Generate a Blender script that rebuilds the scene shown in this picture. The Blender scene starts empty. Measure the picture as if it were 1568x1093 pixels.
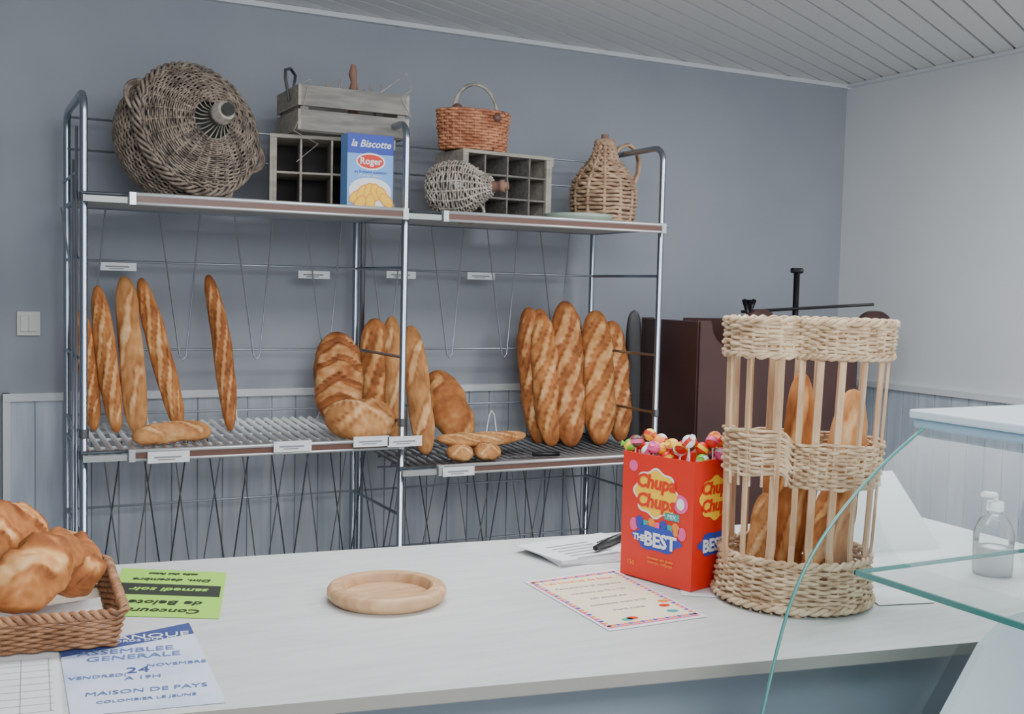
import bpy, math, random
from math import sin,cos,pi,radians
from mathutils import Vector as V, Matrix, noise
random.seed(4)
scene=bpy.context.scene
# ---------------------------------------------------------------- camera
yaw,pit,rol,F=radians(27.3),radians(3.5),0.024,1700.
fw=V((sin(yaw)*cos(pit),cos(yaw)*cos(pit),-sin(pit)))
r0=V((cos(yaw),-sin(yaw),0)); u0=r0.cross(fw)
R=cos(rol)*r0+sin(rol)*u0; U=cos(rol)*u0-sin(rol)*r0
cam=bpy.data.cameras.new('camera'); co=bpy.data.objects.new('camera',cam); scene.collection.objects.link(co)
co.matrix_world=Matrix(((R.x,U.x,-fw.x,0),(R.y,U.y,-fw.y,0),(R.z,U.z,-fw.z,1.55),(0,0,0,1)))
cam.sensor_width=36; cam.lens=F/1580*36; cam.clip_start=.02
scene.camera=co
# ---------------------------------------------------------------- materials
def lin(c):
    return tuple(((x/255)/12.92 if x/255<=.04045 else ((x/255+.055)/1.055)**2.4) for x in c)
def mat(name,col,rough=.6,metal=0,col2=None,scale=8,stretch=(1,1,1),bump=0,spec=.5,detail=4,contrast=(.35,.65),coat=0):
    m=bpy.data.materials.new(name); m.use_nodes=True; nt=m.node_tree; N=nt.nodes; L=nt.links
    b=N['Principled BSDF']; b.inputs['Roughness'].default_value=rough; b.inputs['Metallic'].default_value=metal
    b.inputs['Specular IOR Level'].default_value=spec; b.inputs['Coat Weight'].default_value=coat
    c=(*lin(col),1); b.inputs['Base Color'].default_value=c
    if col2 or bump:
        tc=N.new('ShaderNodeTexCoord'); mp=N.new('ShaderNodeMapping'); mp.inputs['Scale'].default_value=stretch
        L.new(tc.outputs['Object'],mp.inputs['Vector'])
        nz=N.new('ShaderNodeTexNoise'); nz.inputs['Scale'].default_value=scale; nz.inputs['Detail'].default_value=detail
        L.new(mp.outputs[0],nz.inputs['Vector'])
    if col2:
        cr=N.new('ShaderNodeValToRGB'); cr.color_ramp.elements[0].position=contrast[0]; cr.color_ramp.elements[1].position=contrast[1]
        cr.color_ramp.elements[0].color=c; cr.color_ramp.elements[1].color=(*lin(col2),1)
        L.new(nz.outputs[0],cr.inputs[0]); L.new(cr.outputs[0],b.inputs['Base Color'])
    if bump:
        bp=N.new('ShaderNodeBump'); bp.inputs['Strength'].default_value=bump; bp.inputs['Distance'].default_value=.01
        L.new(nz.outputs[0],bp.inputs['Height']); L.new(bp.outputs[0],b.inputs['Normal'])
    return m
def crust(name,cols,scale=12):
    """crust shading: 'sc' attribute 0=dark ridge .35=crust .75=scored crumb 1=flour, broken up with noise"""
    m=bpy.data.materials.new(name); m.use_nodes=True; nt=m.node_tree; N=nt.nodes; L=nt.links
    b=N['Principled BSDF']; b.inputs['Roughness'].default_value=.75; b.inputs['Specular IOR Level'].default_value=.25
    tc=N.new('ShaderNodeTexCoord'); nz=N.new('ShaderNodeTexNoise'); nz.inputs['Scale'].default_value=scale; nz.inputs['Detail'].default_value=7
    L.new(tc.outputs['Object'],nz.inputs['Vector'])
    at=N.new('ShaderNodeAttribute'); at.attribute_name='sc'
    a=N.new('ShaderNodeMath'); a.operation='MULTIPLY_ADD'; L.new(nz.outputs[0],a.inputs[0]); a.inputs[1].default_value=.9
    s=N.new('ShaderNodeMath'); s.operation='SUBTRACT'; L.new(at.outputs['Fac'],s.inputs[0]); s.inputs[1].default_value=.44; L.new(s.outputs[0],a.inputs[2])
    cr=N.new('ShaderNodeValToRGB'); e=cr.color_ramp.elements; e[0].position=0; e[1].position=1
    e[0].color=(*lin(cols[0]),1); e[1].color=(*lin(cols[3]),1)
    q=e.new(.38); q.color=(*lin(cols[1]),1); q=e.new(.70); q.color=(*lin(cols[2]),1)
    L.new(a.outputs[0],cr.inputs[0]); L.new(cr.outputs[0],b.inputs['Base Color'])
    n2=N.new('ShaderNodeTexNoise'); n2.inputs['Scale'].default_value=70; n2.inputs['Detail'].default_value=4; L.new(tc.outputs['Object'],n2.inputs['Vector'])
    bp=N.new('ShaderNodeBump'); bp.inputs['Strength'].default_value=.35; bp.inputs['Distance'].default_value=.004
    L.new(n2.outputs[0],bp.inputs['Height']); L.new(bp.outputs[0],b.inputs['Normal'])
    return m
def glassmat(name,tint,fac=.12,rough=.02):
    m=bpy.data.materials.new(name); m.use_nodes=True; nt=m.node_tree; N=nt.nodes; L=nt.links
    o=N['Material Output']; N.remove(N['Principled BSDF'])
    t=N.new('ShaderNodeBsdfTransparent'); t.inputs[0].default_value=(*tint,1)
    g=N.new('ShaderNodeBsdfGlossy'); g.inputs['Roughness'].default_value=rough; g.inputs[0].default_value=(1,1,1,1)
    lw=N.new('ShaderNodeLayerWeight'); lw.inputs[0].default_value=fac
    mx=N.new('ShaderNodeMixShader'); L.new(lw.outputs['Fresnel'],mx.inputs[0]); L.new(t.outputs[0],mx.inputs[1]); L.new(g.outputs[0],mx.inputs[2])
    L.new(mx.outputs[0],o.inputs[0]); return m
M={}
M['wall']=mat('wall_paint',(149,153,162),.8,col2=(154,158,166),scale=2,bump=.03)
M['wallr']=mat('right_wall_paint',(210,214,216),.75,col2=(215,218,220),scale=2,bump=.03)
M['panel']=mat('wainscot_wood',(160,167,176),.6,col2=(178,184,191),scale=5,stretch=(6,6,.6))
M['panell']=mat('wainscot_light',(172,183,196),.6,col2=(192,200,210),scale=5,stretch=(6,6,.6))
M['rail']=mat('wainscot_cap',(212,215,218),.5)
M['ceil']=mat('ceiling_pvc',(222,222,220),.35)
M['groove']=mat('ceiling_groove',(128,128,130),.8)
M['floor']=mat('floor_tile',(150,145,138),.5,col2=(165,160,153),scale=3)
M['white']=mat('white_plastic',(232,233,233),.4)
M['reflwhite']=mat('reflection_white',(244,246,247),.6)  # near-white for the sheet that imitates a reflection in the case glass
M['switch']=mat('switch_plastic',(205,205,198),.4)
M['chrome']=mat('chrome',(165,174,186),.28,1)
M['dchrome']=mat('dark_wire',(120,126,134),.45,.6)
M['lwire']=mat('light_wire',(172,179,187),.4,.8)
M['brownstrip']=mat('brown_strip',(108,76,66),.4)
M['alu']=mat('aluminium_rail',(215,217,217),.35,.6)
M['tray']=mat('tray_metal',(172,176,174),.5,.3)
M['traywire']=mat('tray_wire',(232,234,235),.4,.1)
M['darktray']=mat('dark_tray',(124,126,128),.6,.1)
M['counter']=mat('counter_laminate',(196,198,197),.5,col2=(209,210,208),scale=5,stretch=(1.2,10,1),contrast=(.25,.6),detail=9)
M['cedge']=mat('counter_edge',(150,146,138),.5)
M['cfront']=mat('counter_front',(128,138,148),.5,col2=(136,146,156),scale=3)
M['crust']=crust('bread_crust',((118,62,32),(182,116,64),(218,166,108),(232,204,166)))
M['crust2']=crust('bread_crust_pale',((140,84,46),(196,138,84),(222,176,124),(236,214,184)))
M['crustd']=crust('bread_crust_dark',((104,54,30),(166,102,56),(208,154,100),(230,202,164)),14)
M['wickpale']=mat('wicker_pale',(180,148,114),.65,col2=(218,194,160),scale=34)
M['wickslat']=mat('wicker_slat',(186,146,110),.6,col2=(212,178,140),scale=12,stretch=(6,6,1))
M['wickold']=mat('wicker_aged',(92,80,72),.85,col2=(158,142,126),scale=26)
M['wickgrey']=mat('wicker_grey',(138,128,118),.8,col2=(190,180,166),scale=26)
M['wickor']=mat('wicker_orange',(162,98,66),.6,col2=(210,148,110),scale=22)
M['wickjug']=mat('wicker_jug',(156,124,98),.7,col2=(204,170,140),scale=22)
M['wicktray']=mat('wicker_brown',(128,86,56),.6,col2=(178,130,92),scale=26)
M['dglass']=mat('demijohn_glass',(52,54,50),.15,spec=.8)
M['cork']=mat('cork',(140,105,90),.8)
M['crate']=mat('crate_wood_grey',(122,117,112),.8,col2=(150,144,136),scale=8,stretch=(1,6,6))
M['crate2']=mat('crate_wood_beige',(150,143,132),.8,col2=(176,168,155),scale=8,stretch=(1,6,6))
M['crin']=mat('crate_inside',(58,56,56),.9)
M['crated']=mat('crate_wood_dark',(96,92,88),.85,col2=(126,120,114),scale=8,stretch=(1,6,6))
M['green']=mat('green_ceramic',(166,184,166),.4)
M['board']=mat('board_wood',(186,144,104),.5,col2=(208,170,130),scale=6,stretch=(2,12,2),detail=6)
M['boardd']=mat('board_wood_shaded',(168,126,88),.5,col2=(194,154,114),scale=6,stretch=(2,12,2),detail=6)  # board wood darkened: recess rim shade put into the colour
M['red']=mat('box_red',(215,44,26),.4)
M['redd']=mat('box_red_side',(205,38,24),.45)
M['yellow']=mat('print_yellow',(248,200,50),.5)
M['blue']=mat('print_blue',(50,70,170),.5)
M['pblue']=mat('print_light_blue',(120,170,230),.5)
M['pink']=mat('print_pink',(232,90,150),.5)
M['teal']=mat('print_teal',(40,165,160),.5)
M['orange']=mat('print_orange',(238,140,60),.5)
M['lolg']=mat('print_green',(120,190,60),.4)
M['paper']=mat('paper',(228,229,230),.7,col2=(222,223,226),scale=6)
M['paperb']=mat('paper_blue',(176,190,224),.7,col2=(212,219,238),scale=3.2,contrast=(.4,.55))
M['paperg']=mat('paper_green',(158,214,80),.7)
M['paperc']=mat('paper_cream',(240,226,196),.7)
M['black']=mat('black_plastic',(22,22,24),.4)
M['ink']=mat('ink_black',(44,48,40),.8)
M['inkb']=mat('ink_blue',(92,112,160),.8)
M['inkn']=mat('ink_navy',(58,74,130),.8)
M['grey']=mat('ink_grey',(150,152,155),.8)
M['mach']=mat('machine_brown',(66,43,40),.4,col2=(78,51,47),scale=4)
M['machd']=mat('machine_dark',(30,27,29),.4)
M['steel']=mat('steel',(130,130,135),.35,1)
M['glass']=glassmat('display_glass',(.945,.975,.97),.14,.03)
M['gedge']=mat('glass_edge_green',(70,135,128),.15,spec=.8)
M['bottle']=glassmat('clear_bottle',(.93,.95,.96),.3,.1)
M['ctop']=mat('case_top_lightblue',(214,228,236),.3)
M['ctope']=mat('case_top_edge',(160,192,210),.3)
M['casebase']=mat('case_base',(206,216,218),.4)
M['tan']=mat('basket_lining',(215,200,180),.8)
M['dwood']=mat('dark_wood',(105,85,66),.7,col2=(90,72,56),scale=6)
# ---------------------------------------------------------------- builder
class B:
    def __init__(s,name): s.n=name; s.v=[]; s.f=[]; s.mi=[]; s.sm=[]; s.ms=[]; s.sc=[]
    def m(s,k):
        if k not in s.ms: s.ms.append(k)
        return s.ms.index(k)
    def add(s,vs,fs,k,smooth=False,sc=None):
        o=len(s.v); s.v+= [tuple(v) for v in vs]; i=s.m(k)
        for f in fs: s.f.append([o+j for j in f]); s.mi.append(i); s.sm.append(smooth)
        s.sc+= (sc if sc else [0.]*len(vs))
    def box(s,lo,hi,k,rot=0,piv=None,mtx=None):
        vs=[V((x,y,z)) for x in (lo[0],hi[0]) for y in (lo[1],hi[1]) for z in (lo[2],hi[2])]
        if rot:
            p=V(piv) if piv else (V(lo)+V(hi))/2
            q=Matrix.Rotation(rot,3,'Z'); vs=[q@(v-p)+p for v in vs]
        if mtx: vs=[mtx@v for v in vs]
        s.add(vs,[(0,1,3,2),(4,6,7,5),(0,4,5,1),(2,3,7,6),(0,2,6,4),(1,5,7,3)],k)
    def prism(s,poly,z0,z1,k,kt=None):
        n=len(poly); vs=[(x,y,z0) for x,y in poly]+[(x,y,z1) for x,y in poly]
        s.add(vs,[tuple(range(n))[::-1]]+[(i,(i+1)%n,n+(i+1)%n,n+i) for i in range(n)],k)
        s.add(vs[n:],[tuple(range(n))],kt or k)
    def tube(s,pts,r,k,closed=False,ns=8,radii=None,flat=1.):
        pts=[V(p) for p in pts]; n=len(pts)
        tan=[]
        for i in range(n):
            if closed: t=pts[(i+1)%n]-pts[i-1]
            else: t=pts[min(i+1,n-1)]-pts[max(i-1,0)]
            tan.append(t.normalized())
        a=tan[0]; up=V((0,0,1)) if abs(a.z)<.9 else V((1,0,0)); nn=(up-a*up.dot(a)).normalized()
        vs=[]
        for i in range(n):
            t=tan[i]; nn=(nn-t*nn.dot(t)).normalized(); bb=t.cross(nn); rr=radii[i] if radii else r
            for j in range(ns):
                an=2*pi*j/ns; vs.append(pts[i]+nn*cos(an)*rr+bb*sin(an)*rr*flat)
        fs=[]
        for i in range(n if closed else n-1):
            i2=(i+1)%n
            for j in range(ns): fs.append((i*ns+j,i2*ns+j,i2*ns+(j+1)%ns,i*ns+(j+1)%ns))
        if not closed: fs+= [tuple(range(ns))[::-1],tuple(range((n-1)*ns,n*ns))]
        s.add(vs,fs,k,True)
    def lathe(s,prof,k,mtx=Matrix(),n=40,cap=True,sm=True):
        vs=[]
        for z,r in prof:
            for j in range(n): vs.append(mtx@V((r*cos(2*pi*j/n),r*sin(2*pi*j/n),z)))
        fs=[]
        for i in range(len(prof)-1):
            for j in range(n): fs.append((i*n+j,i*n+(j+1)%n,(i+1)*n+(j+1)%n,(i+1)*n+j))
        s.add(vs,fs,k,sm)
        if cap: s.add(vs[:n],[tuple(range(n))[::-1]],k); s.add(vs[-n:],[tuple(range(n))],k)
    def sphere(s,c,r,k,sx=1,sy=1,sz=1,n=14):
        vs=[];fs=[]
        for i in range(n+1):
            th=pi*i/n
            for j in range(n*2):
                ph=pi*j/n; vs.append(V(c)+V((r*sx*sin(th)*cos(ph),r*sy*sin(th)*sin(ph),r*sz*cos(th))))
        m=n*2
        for i in range(n):
            for j in range(m): fs.append((i*m+j,(i+1)*m+j,(i+1)*m+(j+1)%m,i*m+(j+1)%m))
        s.add(vs,fs,k,True)
    def loaf(s,a,b,w,h,face,k,ns=4,slant=2.2,bend=(0,0,0),pk=3.,vee=False,cw=.26,lift=.10,seed=0,nu=110,nv=36,cross=False,rough=1.):
        a=V(a);b=V(b);T=(b-a).normalized();N_=V(face);N_=(N_-T*N_.dot(T)).normalized();S=N_.cross(T);bend=V(bend)
        vs=[];sc=[]
        for i in range(nu+1):
            t=i/nu; e=max(0,1-abs(2*t-1)**pk)**.5
            c=a+(b-a)*t+bend*(4*t*(1-t))
            for j in range(nv):
                ph=2*pi*j/nv; x=cos(ph); y=sin(ph)
                xx=abs(x) if vee else x
                wob=noise.noise(V((t*5+seed*3.1,x*1.2,seed)))*.22
                q=t*ns+slant*xx*.5+wob+seed*.37; f=q%1
                cwl=cw*(1-.75*(0 if vee else x*x))*(1+.5*noise.noise(V((math.floor(q)*1.7,seed,0))))
                d=abs(f-.5); m=max(0,min(1,(y+.02)*3))*max(0,min(1,(.95-abs(x))*6))*max(0,min(1,(t-.05)*12))*max(0,min(1,(.95-t)*12))
                if cross:
                    uu=(2*t-1); d2=min(abs(uu+x*.9+wob*.5),abs(uu-x*.9+wob*.5)); S_=min(1,max(0,1-d2/.2)*1.8); ridge=math.exp(-((d2-.2)/.05)**2)
                else:
                    S_=max(0,min(1,(cwl-d)/.06)); ridge=math.exp(-((d-cwl-.02)/.05)**2)
                S_*=m; ridge*=m
                nzv=(noise.noise(V((t*5+seed*7.3,x*1.3,y*1.3+seed)))*.14+noise.noise(V((t*16+seed*2.3,x*3,y*3)))*.05)*rough
                k_=1+nzv+lift*(S_*.35+ridge*1.1)-.05*m*(1-S_)
                if y<0: y*=.8
                vs.append(c+S*(x*w/2*e*k_)+N_*(y*h/2*e*k_))
                nn=.5+.5*noise.noise(V((t*18+seed,x*4,y*4)))
                endd=.12*max(0,1-min(t,1-t)*14)
                sc.append(max(0,min(1,.36+S_*(.16+.30*nn)-ridge*.18-endd+(nn-.5)*.3+.10*(1-abs(y))*(1 if y>=0 else .5)-.06)))
        fs=[(i*nv+j,(i+1)*nv+j,(i+1)*nv+(j+1)%nv,i*nv+(j+1)%nv) for i in range(nu) for j in range(nv)]
        s.add(vs,fs,k,True,sc)
    def done(s,parent=None,bevel=0):
        me=bpy.data.meshes.new(s.n); me.from_pydata(s.v,[],s.f); 
        for k in s.ms: me.materials.append(M[k])
        me.polygons.foreach_set('material_index',s.mi); me.polygons.foreach_set('use_smooth',s.sm)
        if any(s.sc):
            at=me.attributes.new('sc','FLOAT','POINT'); at.data.foreach_set('value',s.sc)
        me.update()
        o=bpy.data.objects.new(s.n,me); scene.collection.objects.link(o)
        if parent: o.parent=parent
        if bevel:
            md=o.modifiers.new('bev','BEVEL'); md.width=bevel; md.segments=2; md.limit_method='ANGLE'; md.angle_limit=radians(50)
        return o
def empty(name,loc=(0,0,0)):
    o=bpy.data.objects.new(name,None); o.empty_display_size=.05; scene.collection.objects.link(o); return o
def text(parent,name,body,size,org,xd,yd,k,align='CENTER',ext=.0004,shear=0,off=0):
    c=bpy.data.curves.new(name,'FONT'); c.body=body; c.size=size; c.align_x=align; c.align_y='CENTER'; c.extrude=ext; c.shear=shear; c.offset=off
    c.resolution_u=2
    c.materials.append(M[k]); o=bpy.data.objects.new(name,c); scene.collection.objects.link(o)
    x=V(xd).normalized(); y=V(yd); y=(y-x*y.dot(x)).normalized(); z=x.cross(y)
    o.matrix_world=Matrix(((x.x,y.x,z.x,org[0]),(x.y,y.y,z.y,org[1]),(x.z,y.z,z.z,org[2]),(0,0,0,1)))
    o.parent=parent; return o
def frame(axis,org):
    z=V(axis).normalized(); x=V((0,0,1)).cross(z).normalized() if abs(z.z)<.95 else V((1,0,0)); y=z.cross(x)
    return Matrix(((x.x,y.x,z.x,org[0]),(x.y,y.y,z.y,org[1]),(x.z,y.z,z.z,org[2]),(0,0,0,1)))
# ---------------------------------------------------------------- room
YW=4.5; XR=4.3; H=2.68; XL=-1.6; YF=-1.2
b=B('wall_back'); b.box((XL,YW,0),(XR+.1,YW+.1,H+.05),'wall'); b.done()
b=B('wall_right'); b.box((XR,YF,0),(XR+.1,YW,H+.05),'wallr'); b.done()
b=B('wall_left'); b.box((XL-.1,YF,0),(XL,YW+.1,H+.05),'wall'); b.done()
b=B('floor'); b.box((XL,YF,-.05),(XR,YW,0),'floor'); b.done()
b=B('ceiling'); b.box((XL-.1,YF,H+.010),(XR+.1,YW+.1,H+.05),'groove')
d=V((.889,.459,0)); nrm=V((-.459,.889,0)); pitch=.10
def clip(poly,ax,val,keep_less):
    out=[]
    for i in range(len(poly)):
        p,q=poly[i],poly[(i+1)%len(poly)]
        pi_=(p[ax]<=val) if keep_less else (p[ax]>=val); qi=(q[ax]<=val) if keep_less else (q[ax]>=val)
        if pi_: out.append(p)
        if pi_!=qi:
            t=(val-p[ax])/(q[ax]-p[ax]); out.append(p+(q-p)*t)
    return out
for i in range(-70,75):
    o=nrm*(i*pitch)+V((1.5,1.5,0)); w=pitch*.44
    poly=[o-d*8-nrm*w,o+d*8-nrm*w,o+d*8+nrm*w,o-d*8+nrm*w]
    for ax,val,kl in ((0,XL,False),(0,XR,True),(1,YF,False),(1,YW,True)):
        if poly: poly=clip(poly,ax,val,kl)
    if len(poly)>=3: b.prism([(p.x,p.y) for p in poly],H,H+.010,'ceil')
b.done()
b=B('trim_1'); b.box((XL,YW-.03,H-.022),(XR,YW,H-.001),'rail'); b.done()
b=B('trim_2'); b.box((XR-.03,YF,H-.018),(XR,YW-.03,H-.001),'rail'); b.done()
WZ=1.12
b=B('baseboard_back')
x=.2
b.box((.2,YW-.012,0),(XR,YW,WZ-.02),'panel')
while x<XR-.02:
    b.box((x+.003,YW-.02,0),(min(x+.097,XR),YW-.01,WZ-.02),'panell' if x<.45 else 'panel'); x+=.1
b.box((.19,YW-.035,WZ-.03),(XR,YW,WZ),'rail'); b.box((.19,YW-.03,0),(.215,YW,WZ),'rail')
b.done()
b=B('baseboard_right'); y=YF
b.box((XR-.012,YF,0),(XR,YW-.03,WZ-.02),'panell')
while y<YW-.1:
    b.box((XR-.02,y+.003,0),(XR-.01,y+.097,WZ-.02),'panell'); y+=.1
b.box((XR-.035,YF,WZ-.03),(XR,YW-.036,WZ),'rail'); b.done()
b=B('door_1'); b.box((-.75,YW-.04,0),(.10,YW-.003,2.04),'panel')
b.box((.10,YW-.05,0),(.165,YW-.003,2.1),'wall'); b.box((-.82,YW-.05,2.04),(.165,YW-.003,2.1),'wall'); b.box((-.82,YW-.05,0),(-.75,YW-.003,2.1),'wall')
b.sphere((.04,YW-.07,1.0),.025,'chrome'); b.done(bevel=.003)
b=B('light_switch'); b.box((.24,YW-.012,1.335),(.32,YW,1.425),'switch'); b.box((.252,YW-.018,1.35),(.308,YW-.012,1.41),'switch'); b.box((.279,YW-.019,1.35),(.281,YW-.011,1.41),'grey'); b.done(bevel=.002)
# ---------------------------------------------------------------- racks
YFr,YB=3.8,4.34; ZT=1.815
def rack(x0,x1,zl,first):
    b=B('bakery_rack')
    def hoop(x,z=2.15):
        rr=.06; pts=[(x,YFr,0)]
        pts+=[(x,YFr,z-rr)]+[(x,YFr+rr-rr*cos(a),z-rr+rr*sin(a)) for a in [radians(q) for q in (20,45,70,90)]]
        pts+=[(x,YB-rr+rr*sin(a),z-rr+rr*cos(a)) for a in [radians(q) for q in (0,20,45,70)]]+[(x,YB,z-rr),(x,YB,0)]
        b.tube(pts,.0125,'chrome',ns=12)
        for zz in (1.62,1.29,1.05,zl,.70,.3): b.tube([(x,YFr,zz),(x,YB,zz)],.006,'chrome')
        b.tube([(x,YFr,ZT),(x,YB,ZT)],.008,'chrome')
        for zz in (ZT,zl,1.05):  b.lathe([(-.014,.016),(.014,.016)],'steel',Matrix.Translation((x,YFr,zz)),12)
    hoop(x1)
    if first: 
        hoop(x0)
        for yy in (3.9,4.0): b.tube([(x0-.012,yy,.3),(x0-.012,yy,2.05-.1*(yy>3.95))],.005,'chrome')
        b.tube([(x0-.012,3.9,1.9),(x0-.012,4.34,1.9)],.005,'chrome')
    else:
        b.tube([(x0+.03,YB,0),(x0+.03,YB,2.1)],.011,'chrome',ns=10)
        b.tube([(x1-.09,YB-.02,ZT),(x1-.09,YB-.02,1.98),(x1-.06,YB-.02,1.99),(x1-.06,YB-.02,ZT)],.004,'chrome')
    for zz in (2.135,2.02,1.62,1.29,1.05,.70,.45): b.tube([(x0,YB-.01,zz),(x1,YB-.01,zz)],.0045,'lwire')
    b.tube([(x0,YB-.02,ZT),(x1,YB-.02,ZT)],.008,'chrome')
    b.box((x0+.015,YFr+.01,ZT-.004),(x1-.015,YB-.03,ZT+.006),'tray')
    def rail(z):
        yf=YFr-.035
        b.tube([(x0-.01,yf+.02,z+.012),(x1+.02,yf+.02,z+.012)],.006,'chrome')
        b.box((x0+.15,yf-.004,z-.011),(x1-.02,yf+.012,z+.009),'brownstrip')
        b.tube([(x0+.15,yf-.002,z-.015),(x1-.02,yf-.002,z-.015)],.0055,'alu')
        b.tube([(x0+.15,yf-.002,z+.014),(x1-.02,yf-.002,z+.014)],.007,'alu')
        b.box((x0+.135,yf-.010,z-.020),(x0+.155,yf+.014,z+.020),'alu'); b.box((x1-.025,yf-.010,z-.020),(x1-.005,yf+.014,z+.020),'alu')
        b.box((x0-.005,yf+.0,z-.016),(x0+.13,yf+.02,z+.004),'tray')
    rail(ZT); rail(zl-.005)
    za,zb=zl,zl+.035
    def tz(y): return za+(zb-za)*(y-YFr)/(YB-YFr)
    n=int((x1-x0)/.036)
    for i in range(n+1):
        xx=x0+.02+(x1-x0-.04)*i/n
        b.tube([(xx,YFr-.01,tz(YFr)),(xx,YB-.03,tz(YB-.03))],.0085 if first else .0055,'traywire' if first else 'darktray',ns=8,flat=1.)
    for yy in (YFr-.01,YFr+.13,YFr+.27,YFr+.4,YB-.03): b.tube([(x0+.01,yy,tz(yy)-.009),(x1-.01,yy,tz(yy)-.009)],.0055,'traywire' if first else 'darktray',ns=6)
    if not first: b.box((x0+.40,YFr,zl-.0),(x1-.04,YB-.04,zl+.008),'darktray')
    for cx in ((.46,.80,1.08,1.36) if first else (1.62,1.90,2.16,2.42)):
        yb=YB-.06
        b.tube([(cx-.085,yb,ZT-.01),(cx-.012,yb-.02,1.27),(cx,yb-.02,1.255),(cx+.012,yb-.02,1.27),(cx+.065,yb,ZT-.01)],.0032,'lwire',ns=6)
    for fx in (.22,.52,.86):
        cx=x0+(x1-x0)*fx
        b.tube([(cx-.03,YB-.10,tz(4.2)),(cx-.012,YB-.10,tz(4.2)+.11),(cx,YB-.10,tz(4.2)+.13),(cx+.012,YB-.10,tz(4.2)+.11),(cx+.03,YB-.10,tz(4.2))],.003,'traywire',ns=6)
    n=5
    for i in range(n):
        cx=x0+.10+(x1-x0-.14)*i/(n-1) 
        b.tube([(cx-.085,YB-.05,zl-.03),(cx-.012,YB-.06,.42),(cx+.012,YB-.06,.42),(cx+.085,YB-.05,zl-.03)],.003,'dchrome',ns=6)
        b.tube([(cx-.01,YFr+.25,zl-.03),(cx+.06,YFr+.25,.42),(cx+.08,YFr+.25,.42),(cx+.16,YFr+.25,zl-.03)],.0025,'lwire',ns=6)
    b.tube([(x0,YFr+.25,zl-.03),(x1,YFr+.25,zl-.03)],.004,'dchrome',ns=6)
    return b.done()
ra=rack(.40,1.507,.98,True); rb=rack(1.507,2.642,.872,False)
def tag(x,y,z,w=.10,h=.03,rz=0):
    b=B('price_label'); b.box((x-w/2,y-.004,z-h/2),(x+w/2,y-.001,z+h/2),'white',rot=rz)
    b.box((x-w*.35,y-.0046,z-.003),(x+w*.3,y-.0036,z+.003),'grey'); b.box((x-w*.25,y-.0046,z-.010),(x+w*.15,y-.0036,z-.006),'grey'); return b.done()
for xx,zz in ((.575,1.60),(1.325,1.59),(1.70,1.60),(2.07,1.605)): tag(xx,YB-.016,zz,.13,.03)
yl=YFr-.05
for xx,zz in ((.66,.968),(1.08,.985),(1.37,.99),(1.50,.985),): tag(xx,yl,zz,.135,.038)
tag(1.72,yl,.862,.13,.035)
# ---------------------------------------------------------------- top shelf things
ZS=ZT+.008
def resample(prof,n):
    L=[0]
    for i in range(1,len(prof)): L.append(L[-1]+math.hypot(prof[i][0]-prof[i-1][0],prof[i][1]-prof[i-1][1]))
    out=[]
    for k in range(n):
        t=L[-1]*k/(n-1); i=1
        while i<len(L)-1 and L[i]<t: i+=1
        f=(t-L[i-1])/(L[i]-L[i-1]); z=prof[i-1][0]+(prof[i][0]-prof[i-1][0])*f; r=prof[i-1][1]+(prof[i][1]-prof[i-1][1])*f
        dz=prof[i][0]-prof[i-1][0]; dr=prof[i][1]-prof[i-1][1]; l=math.hypot(dz,dr)
        out.append((z,r,-dr/l,dz/l))
    return out
def smooth(prof,it=3):
    for _ in range(it):
        q=[prof[0]]
        for i in range(len(prof)-1):
            a,c=prof[i],prof[i+1]; q+= [(a[0]*.75+c[0]*.25,a[1]*.75+c[1]*.25),(a[0]*.25+c[0]*.75,a[1]*.25+c[1]*.75)]
        q.append(prof[-1]); prof=q
    return prof
def weave_lathe(b,prof,nrows,r,k,amp,stakes,mtx,jit=.0):
    rs=resample(prof,nrows)
    for ri,(z,rad,nz_,nr) in enumerate(rs):
        N_=stakes*4; pts=[]; ph=(ri%2)*pi
        for i in range(N_):
            th=2*pi*i/N_; o=amp*cos(stakes*th/2+ph)
            j=noise.noise(V((cos(th)*3,sin(th)*3,ri*.9)))*jit
            pts.append(mtx@V(((rad+nr*(o+j))*cos(th),(rad+nr*(o+j))*sin(th),z+nz_*(o)+j*1.4)))
        b.tube(pts,r,k,closed=True,ns=5)
    for i in range(stakes//2):
        th=2*pi*(i*2)/stakes
        b.tube([mtx@V((rad*cos(th),rad*sin(th),z)) for z,rad,_,_ in rs],r*1.1,k,ns=5)
b=B('wicker_demijohn')
mt=frame((.30,-.90,.24),(.735,4.21,ZS+.213))
body=smooth([(-.05,.02),(-.05,.14),(.02,.225),(.12,.240),(.2,.225),(.235,.215)],2)
sh=smooth([(.225,.212),(.25,.195),(.285,.14),(.305,.09),(.312,.07)],2)
b.lathe([(z,max(r-.010,.001)) for z,r in body]+[(.24,.19),(.275,.13),(.29,.07),(.31,.04),(.36,.030),(.39,.027)],'dglass',mt)
b.lathe([(.36,.028),(.365,.038),(.38,.040),(.39,.034),(.41,.032)],'wickgrey',mt,24)
b.lathe([(.38,.022),(.425,.023)],'dglass',mt,20)
weave_lathe(b,body,46,.0044,'wickold',.005,56,mt,.006)
weave_lathe(b,sh,24,.0036,'wickold',.0045,52,mt,.006)
for i in range(20):
    th=2*pi*i/20; b.tube([mt@V((.075*cos(th),.075*sin(th),.312)),mt@V((.05*cos(th+.15),.05*sin(th+.15),.325)),mt@V((.032*cos(th+.3),.032*sin(th+.3),.345))],.0022,'wickgrey',ns=4)
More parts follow.
